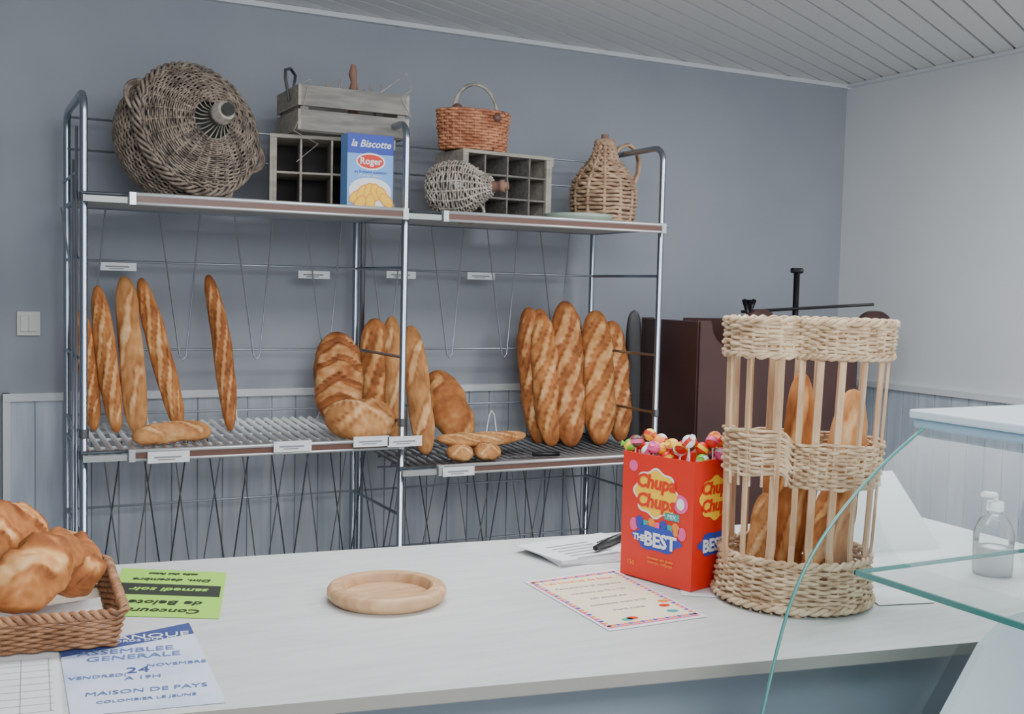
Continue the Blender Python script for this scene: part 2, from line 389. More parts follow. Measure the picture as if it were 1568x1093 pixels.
for a in range(4):
    b.tube([mt@V(((.229+.013*cos(th*12+a*1.57))*cos(th),(.229+.013*cos(th*12+a*1.57))*sin(th),.215+.014*sin(th*12+a*1.57))) for th in [2*pi*i/200 for i in range(200)]],.006,'wickold',closed=True,ns=5)
for a0 in (-.35,-1.35,2.7):
    for kk in range(3): b.tube([mt@V(((.232+.035*sin(pi*i/12)+kk*.006)*cos(a0+.5*(i/12-.5)),(.232+.035*sin(pi*i/12)+kk*.006)*sin(a0+.5*(i/12-.5)),.20+.004*kk)) for i in range(13)],.006,'wickold',ns=5)
b.done()
def crate_open(name,x0,x1,y0,y1,z0,z1,cols,rws,k,rot=0,kd='crated'):
    b=B(name); t=.014; p=((x0+x1)/2,(y0+y1)/2,0)
    def bx(lo,hi,kk): b.box(lo,hi,kk,rot=rot,piv=p)
    bx((x0,y0,z0),(x1,y1,z0+t),k); bx((x0,y0,z1-t),(x1,y1,z1),k); bx((x0,y0,z0+t),(x0+t,y1,z1-t),k); bx((x1-t,y0,z0+t),(x1,y1,z1-t),k)
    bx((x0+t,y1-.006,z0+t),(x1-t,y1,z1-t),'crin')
    for i in range(1,cols): 
        xx=x0+(x1-x0)*i/cols; bx((xx-.004,y0+.006,z0+t),(xx+.004,y1-.006,z1-t),kd)
    for i in range(1,rws):
        zz=z0+(z1-z0)*i/rws; bx((x0+t,y0+.008,zz-.004),(x1-t,y1-.006,zz+.004),kd)
    for zz in (z0+.001,z1-.04): bx((x1,y0,zz),(x1+.008,y1,zz+.039),k)
    bx((x0+t,y0+.001,z0+t),(x0+t+.012,y0+.02,z1-t),k); bx((x1-t-.012,y0+.001,z0+t),(x1-t,y0+.02,z1-t),k)
    return b.done(bevel=.0015)
crate_open('wooden_bottle_crate',1.09,1.545,3.99,4.24,ZS,2.102,4,2,'crate2',rot=-.24,kd='crate2')
crate_open('wooden_bottle_crate',1.80,2.225,3.99,4.22,ZS,2.098,4,3,'crate2',rot=.10)
b=B('slatted_wooden_crate'); x0,x1,y0,y1,z0,z1=1.150,1.555,3.93,4.22,2.104,2.275
for zz in (z0+.004,z0+.092):
    b.box((x0,y0,zz),(x1,y0+.012,zz+.074),'crate'); b.box((x0,y1-.012,zz),(x1,y1,zz+.074),'crate')
    b.box((x0-.012,y0,zz),(x0,y1,zz+.074),'crate2'); b.box((x1,y0,zz),(x1+.012,y1,zz+.074),'crate2')
b.box((x0,y0+.012,z0),(x1,y1-.012,z0+.01),'crate')
for xx in (x0,x1-.03):
    for yy in (y0+.013,y1-.043): b.box((xx,yy,z0+.01),(xx+.03,yy+.03,z1-.01),'crate')
b.tube([(x0-.02,4.02,2.22),(x0-.035,4.02,2.30),(x0-.03,4.04,2.335),(x0+.0,4.08,2.35),(x0+.025,4.10,2.33),(x0+.02,4.12,2.25)],.006,'steel')
random.seed(2)
for i in range(14):
    px,py=1.22+random.random()*.28,4.0+random.random()*.1; a=random.random()*6
    b.tube([(px,py,2.26),(px+.03*cos(a),py,2.295+.03*random.random()),(px+.07*cos(a),py-.03,2.28),(px+.1*cos(a),py-.06,2.245)],.0018,'wickgrey',ns=4)
b.tube([(x0+.02,y0-.005,2.26),(x0+.0,y0-.012,2.17),(x0-.03,y0-.01,2.10),(x0+.06,y0-.01,2.06),(x0-.02,y0-.012,1.99)],.0016,'wickgrey',ns=4)
b.tube([(1.45,y0-.004,2.27),(1.5,y0-.01,2.31),(1.55,y0-.008,2.35),(1.57,y0-.006,2.29),(1.53,y0-.008,2.26),(1.57,y0-.008,2.19)],.0018,'wickgrey',ns=4)
b.tube([(1.385,4.05,2.11),(1.385,4.05,2.28),(1.387,4.05,2.32),(1.383,4.05,2.35),(1.385,4.05,2.385)],.01,'cork',radii=[.02,.02,.012,.017,.009],ns=10)
b.done(bevel=.0015)
# biscuit box
e=empty('biscuit_box'); b=B('carton'); x0,x1,yb0=1.292,1.468,3.83
b.box((x0,yb0,ZS),(x1,yb0+.075,ZS+.275),'pblue'); b.box((x0,yb0-.0008,ZS+.205),(x1,yb0,ZS+.275),'blue')
b.box((x0,yb0-.001,ZS),(x1,yb0,ZS+.012),'yellow')
cx=(x0+x1)/2
def disc(b,c,rx,rz,k,y,n=32,f=lambda a:1,xd=V((1,0,0)),zd=V((0,0,1))):
    c=V(c); b.add([c+xd*(rx*f(2*pi*i/n)*cos(2*pi*i/n))+zd*(rz*f(2*pi*i/n)*sin(2*pi*i/n)) for i in range(n)],[tuple(range(n))],k)
disc(b,(cx,yb0-.0010,ZS+.062),.080,.060,'white',0,48,lambda a:1+.05*sin(3*a))
disc(b,(cx,yb0-.0014,ZS+.178),.056,.031,'white',0); disc(b,(cx,yb0-.0018,ZS+.178),.050,.025,'red',0)
def fan(cx_,cz,an,L,w,k,oy):
    n=18; pts=[]
    for i in range(n):
        t=2*pi*i/n; xx=w/2*cos(t); zz=L/2*sin(t)
        pts.append((cx_+xx*cos(an)+zz*sin(an),oy,cz-xx*sin(an)+zz*cos(an)))
    b.add(pts,[tuple(range(n))],k)
for i,(ox,oz,an) in enumerate(((-.052,.05,.9),(-.03,.065,.55),(-.005,.07,.2),(.02,.068,-.15),(.045,.06,-.5),(.062,.04,-.8),(-.04,.025,.6),(0,.03,.0))):
    fan(cx+ox,ZS+oz,an,.066,.040,'orange',yb0-.0014-.0003*i); fan(cx+ox,ZS+oz,an,.058,.032,'yellow',yb0-.00155-.0003*i)
b.done(e,bevel=.001)
text(e,'title','la Biscotte',.036,(cx,yb0-.0015,ZS+.240),(1,0,0),(0,0,1),'white',shear=.3,off=.0006)
text(e,'logo','Roger',.034,(cx,yb0-.0024,ZS+.178),(1,0,0),(0,0,1),'white',off=.0008)
text(e,'sub','au froment tradition',.015,(cx,yb0-.0015,ZS+.140),(1,0,0),(0,0,1),'blue')
text(e,'sub2','Fine et Legere',.015,(cx,yb0-.0015,ZS+.127),(1,0,0),(0,0,1),'white')
# orange wicker basket
b=B('wicker_handbasket'); c=V((1.90,4.07,2.10)); 
rs=14
for ri in range(rs):
    z=ri/(rs-1)*.148; s=1+.12*ri/rs; pts=[]
    for i in range(112):
        th=2*pi*i/112; o=.006*cos(14*th+(ri%2)*pi)+.004*noise.noise(V((th*3,ri,0)))
        pts.append(c+V(((.135*s+o)*cos(th),(.085*s+o)*sin(th),z+.006)))
    b.tube(pts,.0062,'wickor',closed=True,ns=6)
b.add([c+V((.13*cos(2*pi*i/32),.08*sin(2*pi*i/32),.004)) for i in range(32)],[tuple(range(32))],'wickor')
for i in range(28):
    th=2*pi*i/28; b.tube([c+V((.135*cos(th),.085*sin(th),0)),c+V((.152*cos(th),.096*sin(th),.155))],.004,'wickor',ns=5)
for q in (0,.01): b.tube([c+V((-.10+q+.10*(1-cos(t))*.98,-.02+q,.14+.125*sin(t)+q*.3)) for t in [pi*i/20 for i in range(21)]],.006,'wickgrey',ns=6)
b.sphere(c+V((-.09,-.04,.158)),.022,'brownstrip'); b.sphere(c+V((.06,-.09,.13)),.018,'brownstrip'); b.sphere(c+V((.10,-.06,.15)),.014,'brownstrip')
b.done()
b=B('wicker_demijohn'); mt=frame((.80,-.60,.06),(1.70,3.99,ZS+.108))
bp=smooth([(-.02,.01),(-.02,.07),(.03,.10),(.11,.105),(.16,.08),(.20,.045),(.23,.03)],2)
b.lathe([(z,max(r-.005,.001)) for z,r in bp],'dglass',mt); weave_lathe(b,bp[2:],32,.0040,'wickgrey',.004,34,mt,.005)
b.lathe([(.225,.022),(.262,.018),(.262,.024),(.28,.024),(.28,.015),(.295,.015)],'cork',mt,20)
b.tube([mt@V((.03*cos(t)+.0,-.10+.045*cos(t*1.0),.14+.055*sin(t))) for t in [2*pi*i/24 for i in range(24)]],.006,'wickgrey',closed=True,ns=6)
b.done()
b=B('green_dish'); b.lathe([(0,.08),(.006,.12),(.03,.140),(.042,.140),(.038,.130),(.012,.11),(.012,.001)],'green',Matrix.Translation((2.335,3.955,ZS)),40); b.done()
b=B('wicker_jug'); jx,jy=2.555,4.12; mt=Matrix.Translation((jx,jy,ZS+.002))
jp=smooth([(0,.115),(.02,.130),(.14,.142),(.20,.130),(.25,.095),(.29,.060),(.33,.044),(.36,.038)],1)
b.lathe([(0,.001)]+[(z,r-.006) for z,r in jp]+[(.38,.03)],'dwood',mt); weave_lathe(b,jp,24,.0078,'wickjug',.005,24,mt,.004)
b.lathe([(.357,.045),(.37,.048),(.383,.04)],'wickjug',mt,24); b.lathe([(.375,.018),(.405,.016)],'cork',mt,16)
for q in (-.008,.004): b.tube([V((jx,jy+q,ZS))+V(p) for p in ((.035,0,.31),(.07,-.01,.355),(.11,-.02,.37),(.145,-.03,.345),(.158,-.03,.30),(.155,-.03,.25),(.14,-.02,.20))],.0085,'wickjug',ns=6)
b.done()
# ---------------------------------------------------------------- breads on lower shelves
fc=(-.25,-.95,.15)
def br(name,*a,**k):
    b=B(name); b.loaf(*a,**k); return b.done()
zl=.985
br('baguette',(.47,4.12,zl+.03),(.436,4.22,1.44),.066,.060,fc,'crust',seed=1)
br('baguette',(.540,4.08,zl+.025),(.492,4.24,1.53),.072,.062,fc,'crust',seed=2)
br('baguette',(.610,4.06,zl+.02),(.588,4.26,1.565),.084,.072,fc,'crust2',ns=2,slant=.9,seed=3,lift=.03,pk=5,cw=.16)
br('baguette',(.755,4.04,zl+.02),(.645,4.26,1.56),.076,.066,fc,'crust',seed=4)
br('baguette',(.930,4.04,zl+.02),(.893,4.27,1.58),.070,.062,fc,'crustd',seed=5,bend=(.015,0,0))
br('baguette',(.560,3.86,zl+.035),(.835,3.93,zl+.04),.082,.072,(-.1,-.5,.85),'crust2',ns=2,slant=.9,seed=6,lift=.04,pk=5,bend=(0,0,.008),cw=.16)
br('bread_loaf',(1.370,4.10,zl+.015),(1.395,4.24,1.365),.195,.10,fc,'crustd',ns=5,slant=1.3,vee=True,seed=7,pk=2.3,cw=.27,lift=.28)
br('round_loaf',(1.245,3.90,zl+.065),(1.52,3.90,zl+.062),.19,.14,(0,-.55,.85),'crust2',ns=1,seed=8,pk=2.6,cross=True,lift=.12)
zr=.885
br('bread_loaf',(1.565,4.18,zr+.02),(1.565,4.27,1.42),.14,.09,fc,'crust',ns=3,seed=9)
br('bread_loaf',(1.61,4.10,zr+.02),(1.635,4.26,1.43),.085,.08,fc,'crust2',ns=2,slant=.9,seed=10,lift=.03,pk=4,cw=.15)
br('baguette',(1.680,3.97,zr+.01),(1.715,4.25,1.39),.098,.09,fc,'crust2',ns=2,slant=.9,seed=11,lift=.05,pk=4.5,cw=.18)
br('bread_loaf',(1.90,4.09,zr+.02),(1.83,4.26,1.20),.165,.12,fc,'crust',ns=1,slant=.8,seed=12.4,pk=2.5,lift=.16,cw=.22)
br('baguette',(1.665,3.84,zr+.09),(2.11,3.95,zr+.075),.065,.055,(-.1,-.6,.8),'crust2',seed=13,bend=(0,0,-.012))
b=B('bread_rolls')
for i,(xx,yy) in enumerate(((1.77,3.84),(1.885,3.83),(1.83,3.93))): b.loaf((xx-.06,yy,zr+.032),(xx+.05,yy,zr+.032),.085,.065,(-.1,-.5,.85),'crust2',ns=1,seed=20+i,pk=2.2,cross=True,lift=.06,nu=40)
b.done()
b=B('bread_knife'); b.tube([(2.08,3.83,zr+.012),(2.19,3.81,zr+.012)],.009,'black',flat=1.); b.box((1.99,3.838,zr+.006),(2.09,3.858,zr+.009),'steel',rot=-.15); b.done()
big=[((2.27,4.12),(2.28,4.27),1.475,.125,14),((2.35,4.16),(2.345,4.29),1.47,.11,19),((2.285,4.04),(2.320,4.23),1.45,.125,15),((2.43,4.17),(2.51,4.29),1.47,.12,23),((2.355,4.00),(2.445,4.24),1.505,.142,16),((2.505,4.01),(2.600,4.23),1.465,.152,17),((2.60,4.15),(2.62,4.29),1.45,.12,22),((2.655,4.08),(2.705,4.26),1.42,.125,18)]
for a_,c_,zt,w,sd in big:
    br('bread_loaf',(a_[0],a_[1],zr+.005),(c_[0],c_[1],zt),w,w*.75,fc,'crust' if sd%2 else 'crustd',ns=4,slant=2.0,seed=sd,pk=3.6,cw=.30,lift=.20)
# ---------------------------------------------------------------- slicing machine behind
e=empty('bread_slicing_machine'); b=B('body')
x0,x1,y0,y1,zt=2.94,3.86,3.90,4.34,1.43
n=16; na,nb=.05,.24
prof=[(x0,.25),(x0,zt),(x0+na,zt)]+[(x0+na+(nb-na)*i/n,zt-.11*sin(pi*i/n)**.5) for i in range(1,n)]+[(x0+nb,zt),(x1,zt),(x1,.25)]
for yy,kk in ((y0,'mach'),(y1,'mach')):
    vs=[(p[0],yy,p[1]) for p in prof]+[(p[0],yy+.02,p[1]) for p in prof]; m_=len(prof)
    b.add(vs,[tuple(range(m_)),tuple(range(m_,2*m_))[::-1]]+[(i,(i+1)%m_,m_+(i+1)%m_,m_+i) for i in range(m_)],kk)
b.box((x0,y0+.02,.25),(x0+.02,y1,zt),'mach'); b.box((x1-.02,y0+.02,.25),(x1,y1,zt),'mach'); b.box((x0+.02,y0+.02,.25),(x1-.02,y1,1.25),'machd')
for xx in (x0,x1-.06):
    for yy in (y0,y1-.04): b.box((xx,yy,0),(xx+.06,yy+.06,.26),'machd')
b.done(e,bevel=.004)
b=B('wheels')
for xx,rr,zc in ((3.24,.09,1.40),(3.93,.12,1.37)):
    b.lathe([(-.02,.001),(-.02,rr),(.02,rr),(.02,.001)],'mach',frame((0,-1,0),(xx,y0-.03,zc)),32); b.lathe([(.02,.001),(.02,.02),(.04,.02)],'steel',frame((0,-1,0),(xx,y0-.03,zc)),16)
for q in ((3.10,1.38),(3.12,1.35)): b.sphere((q[0],y0-.04,q[1]),.018,'steel')
b.tube([(3.13,y0-.05,1.30),(3.08,y0-.05,1.36),(3.17,y0-.05,1.38)],.009,'steel')
b.done(e)
b=B('lever'); b.tube([(3.54,3.98,1.2),(3.54,3.98,1.66)],.014,'machd'); b.tube([(3.51,3.98,1.67),(3.57,3.98,1.67)],.013,'machd')
b.tube([(3.20,3.95,1.475),(4.00,3.95,1.52)],.007,'machd'); b.tube([(3.24,3.95,1.3),(3.24,3.95,1.53)],.012,'machd'); b.tube([(3.24,3.95,1.46),(3.21,3.95,1.53)],.010,'machd'); b.tube([(3.24,3.95,1.46),(3.27,3.95,1.53)],.010,'machd')
b.done(e)
b=B('baker_peel'); b.loaf((2.805,4.20,.3),(2.80,4.22,1.47),.075,.02,(-.5,-1,0),'machd',ns=1,pk=14,lift=0); b.tube([(2.805,4.2,0),(2.805,4.2,.35)],.015,'machd'); b.done()
# ---------------------------------------------------------------- counter
ZC=.95
e=empty('shop_counter')
poly=[(-.45,1.665),(1.60,1.318),(1.86,1.27),(2.35,1.22),(2.40,2.22),(1.84,2.26),(-.45,2.50)]
b=B('worktop'); b.prism(poly,ZC-.022,ZC,'cedge','counter'); b.done(e,bevel=.002)
b=B('counter_body'); b.prism([(-.40,1.76),(1.62,1.42),(2.3,1.30),(2.34,2.10),(1.78,2.16),(-.40,2.40)],0,ZC-.022,'cfront'); b.done(e)
Z=ZC
b=B('round_wooden_board'); mt=Matrix.Translation((.752,1.957,Z+.001))
b.lathe([(0,.001),(0,.102)],'board',mt,64,cap=False,sm=False)
b.lathe([(0,.102),(.006,.110),(.014,.114),(.022,.114),(.028,.110),(.030,.105)],'board',mt,64,cap=False)
b.lathe([(.030,.105),(.030,.088)],'board',mt,64,cap=False,sm=False)
b.lathe([(.030,.088),(.028,.084),(.012,.080)],'boardd',mt,64,cap=False)
b.lathe([(.012,.080),(.012,.001)],'board',mt,64,cap=False,sm=False)
b.done()
def sheet(b,pts,z,k,th=.0008):
    b.prism([(p[0],p[1]) for p in pts],z,z+th,k)
e=empty('green_flyer'); b=B('sheet'); P=[(.248,2.053),(.433,1.954),(.516,2.264),(.327,2.380)]
sheet(b,P,Z+.001,'paperg')
def q(P,u,v):
    a=V(P[0]).lerp(V(P[1]),u); c=V(P[3]).lerp(V(P[2]),u); return a.lerp(c,v)
sheet(b,[q(P,.03,.42),q(P,.97,.42),q(P,.97,.66),q(P,.03,.66)],Z+.0019,'ink',.0004); b.done(e)
xd=V(P[1])-V(P[0]); yd=V(P[3])-V(P[0]); X3=-V((xd.x,xd.y,0)); Y3=-V((yd.x,yd.y,0))
for t_,u,v,s,k in (('Concours',.5,.11,.034,'ink'),('de Belote',.5,.27,.036,'ink'),('samedi soir',.5,.54,.033,'paperg'),('Dim. decembre',.5,.76,.025,'ink'),('salle des fetes',.5,.90,.018,'ink')):
    p=q(P,u,v); text(e,'line',t_,s,(p.x,p.y,Z+.0026),X3,Y3,k,off=.0006)
e=empty('blue_poster'); b=B('sheet'); P=[(.150,1.585),(.355,1.553),(.379,1.948),(.162,1.885)]
sheet(b,P,Z+.001,'paperb'); sheet(b,[q(P,0,.86),q(P,1,.84),q(P,1,1),q(P,0,1)],Z+.0019,'inkn',.0003); b.done(e)
xd=V(P[1])-V(P[0]); yd=V(P[2])-V(P[1]); X3=V((xd.x,xd.y,0)); Y3=V((yd.x,yd.y,0))
for t_,u,v,s,k in (('PETANQUE',.56,.945,.034,'white'),('BORDS DU LOUP',.64,.875,.016,'white'),('ASSEMBLEE',.46,.77,.030,'inkb'),('GENERALE',.5,.67,.030,'inkb'),('VENDREDI',.22,.47,.0175,'inkb'),('24',.50,.48,.036,'inkn'),('NOVEMBRE',.78,.49,.0175,'inkb'),('A 19H',.52,.38,.020,'inkb'),('MAISON DE PAYS',.52,.22,.022,'inkb'),('COLOMBIER LE JEUNE',.5,.12,.014,'inkb')):
    p=q(P,u,v); text(e,'line',t_,s,(p.x,p.y,Z+.0024),X3,Y3,k,off=.0)
e=empty('table_sheet'); b=B('sheet'); P=[(-.12,1.63),(.142,1.60),(.160,1.888),(-.10,1.92)]
sheet(b,P,Z+.001,'paper')
for i in range(9):
    sheet(b,[q(P,.04,.05+.1*i),q(P,.96,.05+.1*i),q(P,.96,.055+.1*i),q(P,.04,.055+.1*i)],Z+.0019,'grey',.0002)
for i in range(7):
    sheet(b,[q(P,.04+.15*i,.05),q(P,.045+.15*i,.05),q(P,.045+.15*i,.85),q(P,.04+.15*i,.85)],Z+.0019,'grey',.0002)
b.done(e)
e=empty('framed_certificate_sheet'); b=B('sheet')
P=[(1.043,1.620),(1.258,1.622),(1.285,1.985),(1.056,1.969)]
sheet(b,P,Z+.001,'paper'); 
def band(m,k,z):
    o=[q(P,m,m),q(P,1-m,m),q(P,1-m,1-m),q(P,m,1-m)]; sheet(b,o,z,k,.0002)
band(.03,'pink',Z+.0018); band(.045,'paperc',Z+.0021)
for i in range(22):
    for (u,v) in ((.06,.06+.88*i/21),(.94,.06+.88*i/21),(.06+.88*i/21,.06),(.06+.88*i/21,.94)):
        p=q(P,u,v); b.add([V((p.x+.005*cos(a*pi/3),p.y+.005*sin(a*pi/3),Z+.0025)) for a in range(6)],[tuple(range(6))],('pink','orange','blue')[i%3])
for (u,v,k) in ((.82,.25,'red'),(.88,.32,'orange'),(.8,.15,'teal'),(.3,.12,'teal'),(.36,.13,'red')):
    p=q(P,u,v); b.add([V((p.x+.012*cos(a*pi/5),p.y+.009*sin(a*pi/5),Z+.0026)) for a in range(10)],[tuple(range(10))],k)
b.done(e)
for i,t_ in enumerate(('Les horaires de Noel','Fermeture le 25 decembre','ouverture de 7h a 12h','pain special sur','commande avant le 23','Merci a tous')):
    p=q(P,.48,.86-.115*i); text(e,'line',t_,.014 if i else .019,(p.x,p.y,Z+.0026),(1,0,0),(0,1,0),'grey' if i else 'orange')
b=B('newspaper_stack')
for i in range(7):
    a=-.12+.05*i+random.uniform(-.03,.03); c=V((1.325,2.125)); w,h=.13,.085
    pts=[(c.x+cos(a)*sx*w-sin(a)*sy*h-.004*i,c.y+sin(a)*sx*w+cos(a)*sy*h+.003*i) for sx,sy in ((-1,-1),(1,-1),(1,1),(-1,1))]
    b.prism(pts,Z+.001+i*.0022,Z+.0026+i*.0022,'paper')
zt=Z+.0026+6*.0022
for i in range(6): b.box((1.22,2.06+i*.022,zt),(1.34,2.068+i*.022,zt+.0004),'grey',rot=.15,piv=(1.325,2.125,0))
b.done()
b=B('marker_pen'); b.tube([(1.292,2.075,zt+.011),(1.345,2.11,zt+.011),(1.352,2.115,zt+.011),(1.41,2.152,zt+.011)],.009,'black',radii=[.006,.009,.010,.009],ns=12); b.tube([(1.30,2.08,zt+.022),(1.35,2.113,zt+.022)],.002,'steel',ns=6); b.done()
b=B('loose_paper'); sheet(b,[(1.30,1.76),(1.50,1.62),(1.62,1.80),(1.42,1.94)],Z+.001,'paper'); sheet(b,[(1.62,1.55),(1.74,1.52),(1.78,1.62),(1.67,1.66)],Z+.002,'paper'); b.done()
# lollipop display box
e=empty('lollipop_display_box'); A=V((1.279,1.951,Z+.003)); C_=V((1.328,1.768,Z+.003)); u=(C_-A).normalized(); v=V((-u.y,u.x,0)); W=.190; D=.130; Hh=.262
b=B('carton'); mtx=Matrix(((u.x,v.x,0,A.x),(u.y,v.y,0,A.y),(0,0,1,A.z),(0,0,0,1)))
t=.003
b.box((0,0,0),(W,t,Hh),'red',mtx=mtx); b.box((0,D-t,0),(W,D,Hh),'redd',mtx=mtx); b.box((0,t,0),(t,D-t,Hh),'redd',mtx=mtx); b.box((W-t,t,0),(W,D-t,Hh),'red',mtx=mtx); b.box((t,t,0),(W-t,D-t,Hh-.03),'redd',mtx=mtx)
up=V((0,0,1))
def onf(a,z,o=.001): return mtx@V((a,-o,z))
def onsd(a,z,o=.001): return mtx@V((W+o,a,z))
fl=lambda a: 1+.07*cos(8*a)
disc(b,onf(.092,.184,.0008),.058,.050,'white',0,64,fl,u,up); disc(b,onf(.092,.184,.0012),.053,.046,'yellow',0,64,fl,u,up)
disc(b,onf(.158,.172,.001),.019,.019,'pink',0,24,xd=u,zd=up)
disc(b,onf(.158,.172,.0014),.010,.012,'white',0,24,xd=u,zd=up)
b.box((.118,-.0012,.135),(.155,0,.150),'teal',mtx=mtx)
for i in range(9): disc(b,onf(.035+.016*i,.112+.006*(i%2),.001),.011,.014,('pink','blue','teal','orange')[i%4],0,12,xd=u,zd=up)
disc(b,onf(.098,.090,.0013),.062,.026,'blue',0,40,lambda a:1+.1*cos(6*a),u,up)
disc(b,onf(.03,.235,.001),.012,.012,'pink',0,20,xd=u,zd=up)
disc(b,onsd(.07,.184,.0012),.050,.044,'yellow',0,64,fl,v,up); disc(b,onsd(.07,.09,.0013),.05,.024,'blue',0,40,lambda a:1+.1*cos(6*a),v,up)
b.done(e)
text(e,'logo','Chupa\nChups',.040,onf(.092,.186,.0022),u,up,'red',shear=.15,off=.0013)
text(e,'logo_side','Chupa\nChups',.036,onsd(.07,.186,.0022),v,up,'red',shear=.15,off=.0012)
text(e,'mix','MIX',.013,onf(.137,.142,.002),u,up,'white')
text(e,'best','BEST',.040,onf(.108,.086,.0022),u,up,'white',off=.0014); text(e,'the','THE',.018,onf(.052,.086,.0022),u,up,'white',off=.0008)
text(e,'best_side','BEST',.036,onsd(.07,.086,.0022),v,up,'white',off=.0012)
text(e,'net','150',.014,onf(.03,.03,.0022),u,up,'orange'); text(e,'small','sucettes aux gouts\nassortis - lollipops',.009,onf(.11,.045,.0022),u,up,'orange')
b=B('lollipops'); cols=['pink','yellow','lolg','white','red','orange','red','brownstrip']
random.seed(8)
for i in range(34):
    px=random.uniform(-.004,W-.0); py=random.uniform(.005,D-.012); zz=Hh+random.uniform(-.008,.040)
    c=mtx@V((px,py,zz)); b.tube([mtx@V((min(max(px+random.uniform(-.01,.01),.008),W-.008),py,Hh-.032)),c],.0018,'white',ns=5)
    b.sphere(c,.0135,cols[i%8],n=8); b.lathe([(-.004,.0140),(.004,.0140)],random.choice(['white','red','yellow','pink']),frame((random.uniform(-1,1),random.uniform(-1,1),1),c),14)
    dv=V((random.uniform(-1,1),random.uniform(-1,1),random.uniform(0,1))).normalized()
    b.tube([c+dv*.012,c+dv*.020],.004,cols[i%8],radii=[.003,.007],ns=6)
b.done(e)
# ---------------------------------------------------------------- tall baguette basket
e=empty('baguette_basket'); c0=V((1.505,1.672,Z)); ru=V((.889,-.457,0)); rd=V((.457,.889,0))
def union_plan(th,s=1.):
    d=(cos(th),sin(th)); best=0
    for (cx,cy,rr) in ((-.085,-.030,.066),(.045,-.002,.106),(-.02,.04,.105)):
        bq=d[0]*cx+d[1]*cy; disc_=bq*bq-(cx*cx+cy*cy-rr*rr)
        if disc_>0: best=max(best,bq+disc_**.5)
    return best*s
def basept(th,z,s,lobed,off=0):
    r=(union_plan(th) if lobed else .150)*s+off
    lean=.012*(z/.55)
    return c0+ru*(r*cos(th)+lean)+rd*(r*sin(th))+V((0,0,z))
b=B('weave')
ST=44
def rows(z0,z1,n,s0,s1,lobed,rad,k,step=0,amp=.0042):
    for ri in range(n):
        f=ri/max(1,n-1); pts=[]
        N_=ST*4
        for i in range(N_):
            th=2*pi*i/N_
            dz=0
            if step: dz=step*max(0,min(1,(th-pi*.9)*6))*max(0,min(1,(pi*1.36-th)*9))
            wob=.005*noise.noise(V((cos(th)*3,sin(th)*3,ri*.8)))
            rj=.004*noise.noise(V((cos(th)*5,sin(th)*5,ri*1.7+9)))
            pts.append(basept(th,z0+(z1-z0)*f+dz+wob,s0+(s1-s0)*f,lobed,rj+amp*cos(ST/2*th+(ri%2)*pi)))
        b.tube(pts,rad*(1+.12*sin(ri*2.3)),k,closed=True,ns=6)
rows(.012,.094,15,1.0,.95,False,.0036,'wickpale')
rows(.236,.318,14,1.0,1.03,True,.0036,'wickpale',step=.024)
rows(.490,.548,11,1.08,1.10,True,.0036,'wickpale')
for z,s,l in ((.012,1.02,False),(.096,.96,False),(.552,1.105,True),(.487,1.085,True)):
    for a in range(2):
        b.tube([basept(2*pi*i/200,z+.004*sin(i*.7+a*pi),s,l,.004*cos(i*.7+a*pi)) for i in range(200)],.0042,'wickpale',closed=True,ns=6)
b.add([basept(2*pi*i/48,.012,1,False) for i in range(48)],[tuple(range(48))],'wickslat')
for i in range(44):
    th=2*pi*(i+.5)/44
    b.tube([basept(th,.0,.98,False),basept(th,.098,.95,False)],.003,'wickpale',ns=5)
    b.tube([basept(th,.236,1.0,True),basept(th,.32,1.03,True)],.003,'wickpale',ns=5)
    b.tube([basept(th,.486,1.08,True),basept(th,.557,1.10,True)],.003,'wickpale',ns=5)
b.done(e)
b=B('slats')
n=19
for i in range(n):
    th=2*pi*(i+.3)/n
    pts=[basept(th,.01,.95,False,-.004)]+[basept(th,z,1.0+.1*z/.55,True,-.006) for z in (.12,.25,.4,.55)]
    t_=V((-sin(th),cos(th),0)); tang=(ru*t_.x+rd*t_.y).normalized(); out=(ru*cos(th)+rd*sin(th)).normalized()
    w_=.0068+.002*sin(i*2.7); h_=.0025
    vs=[]
    for p in pts: vs+= [p-tang*w_-out*h_,p+tang*w_-out*h_,p+tang*w_+out*h_,p-tang*w_+out*h_]
    fs=[(j*4+k,j*4+(k+1)%4,(j+1)*4+(k+1)%4,(j+1)*4+k) for j in range(len(pts)-1) for k in range(4)]
    b.add(vs,fs,'wickslat')
for i in range(3):
    th=pi*1.45+i*2.1; p=basept(th,0,.93,False); b.box((p.x-.015,p.y-.01,Z+.0005),(p.x+.015,p.y+.01,Z+.014),'wickslat')
b.done(e)
def bb(ox,oy,top,w,k,sd,lx=0,ly=0,bot=.02):
    p=c0+ru*ox+rd*oy; q_=c0+ru*(ox+lx)+rd*(oy+ly)
    return ((p.x,p.y,Z+bot),(q_.x,q_.y,Z+top),w,w*.85,(-.6,-.8,.1),k)
for ar in (bb(-.005,.02,.450,.062,'crust',31,.015,.0),bb(.065,-.01,.42,.074,'crust2',32,.045,.01),bb(-.02,.07,.30,.05,'crust2',33,.0,.02),bb(-.08,-.01,.21,.045,'crust2',34,.02,.0),bb(.02,-.05,.23,.05,'crust',35,.04,.01)):
    b=B('baguette'); b.loaf(*ar,seed=ar[0][0]*50,pk=4,ns=2,slant=1.2); o=b.done(e)
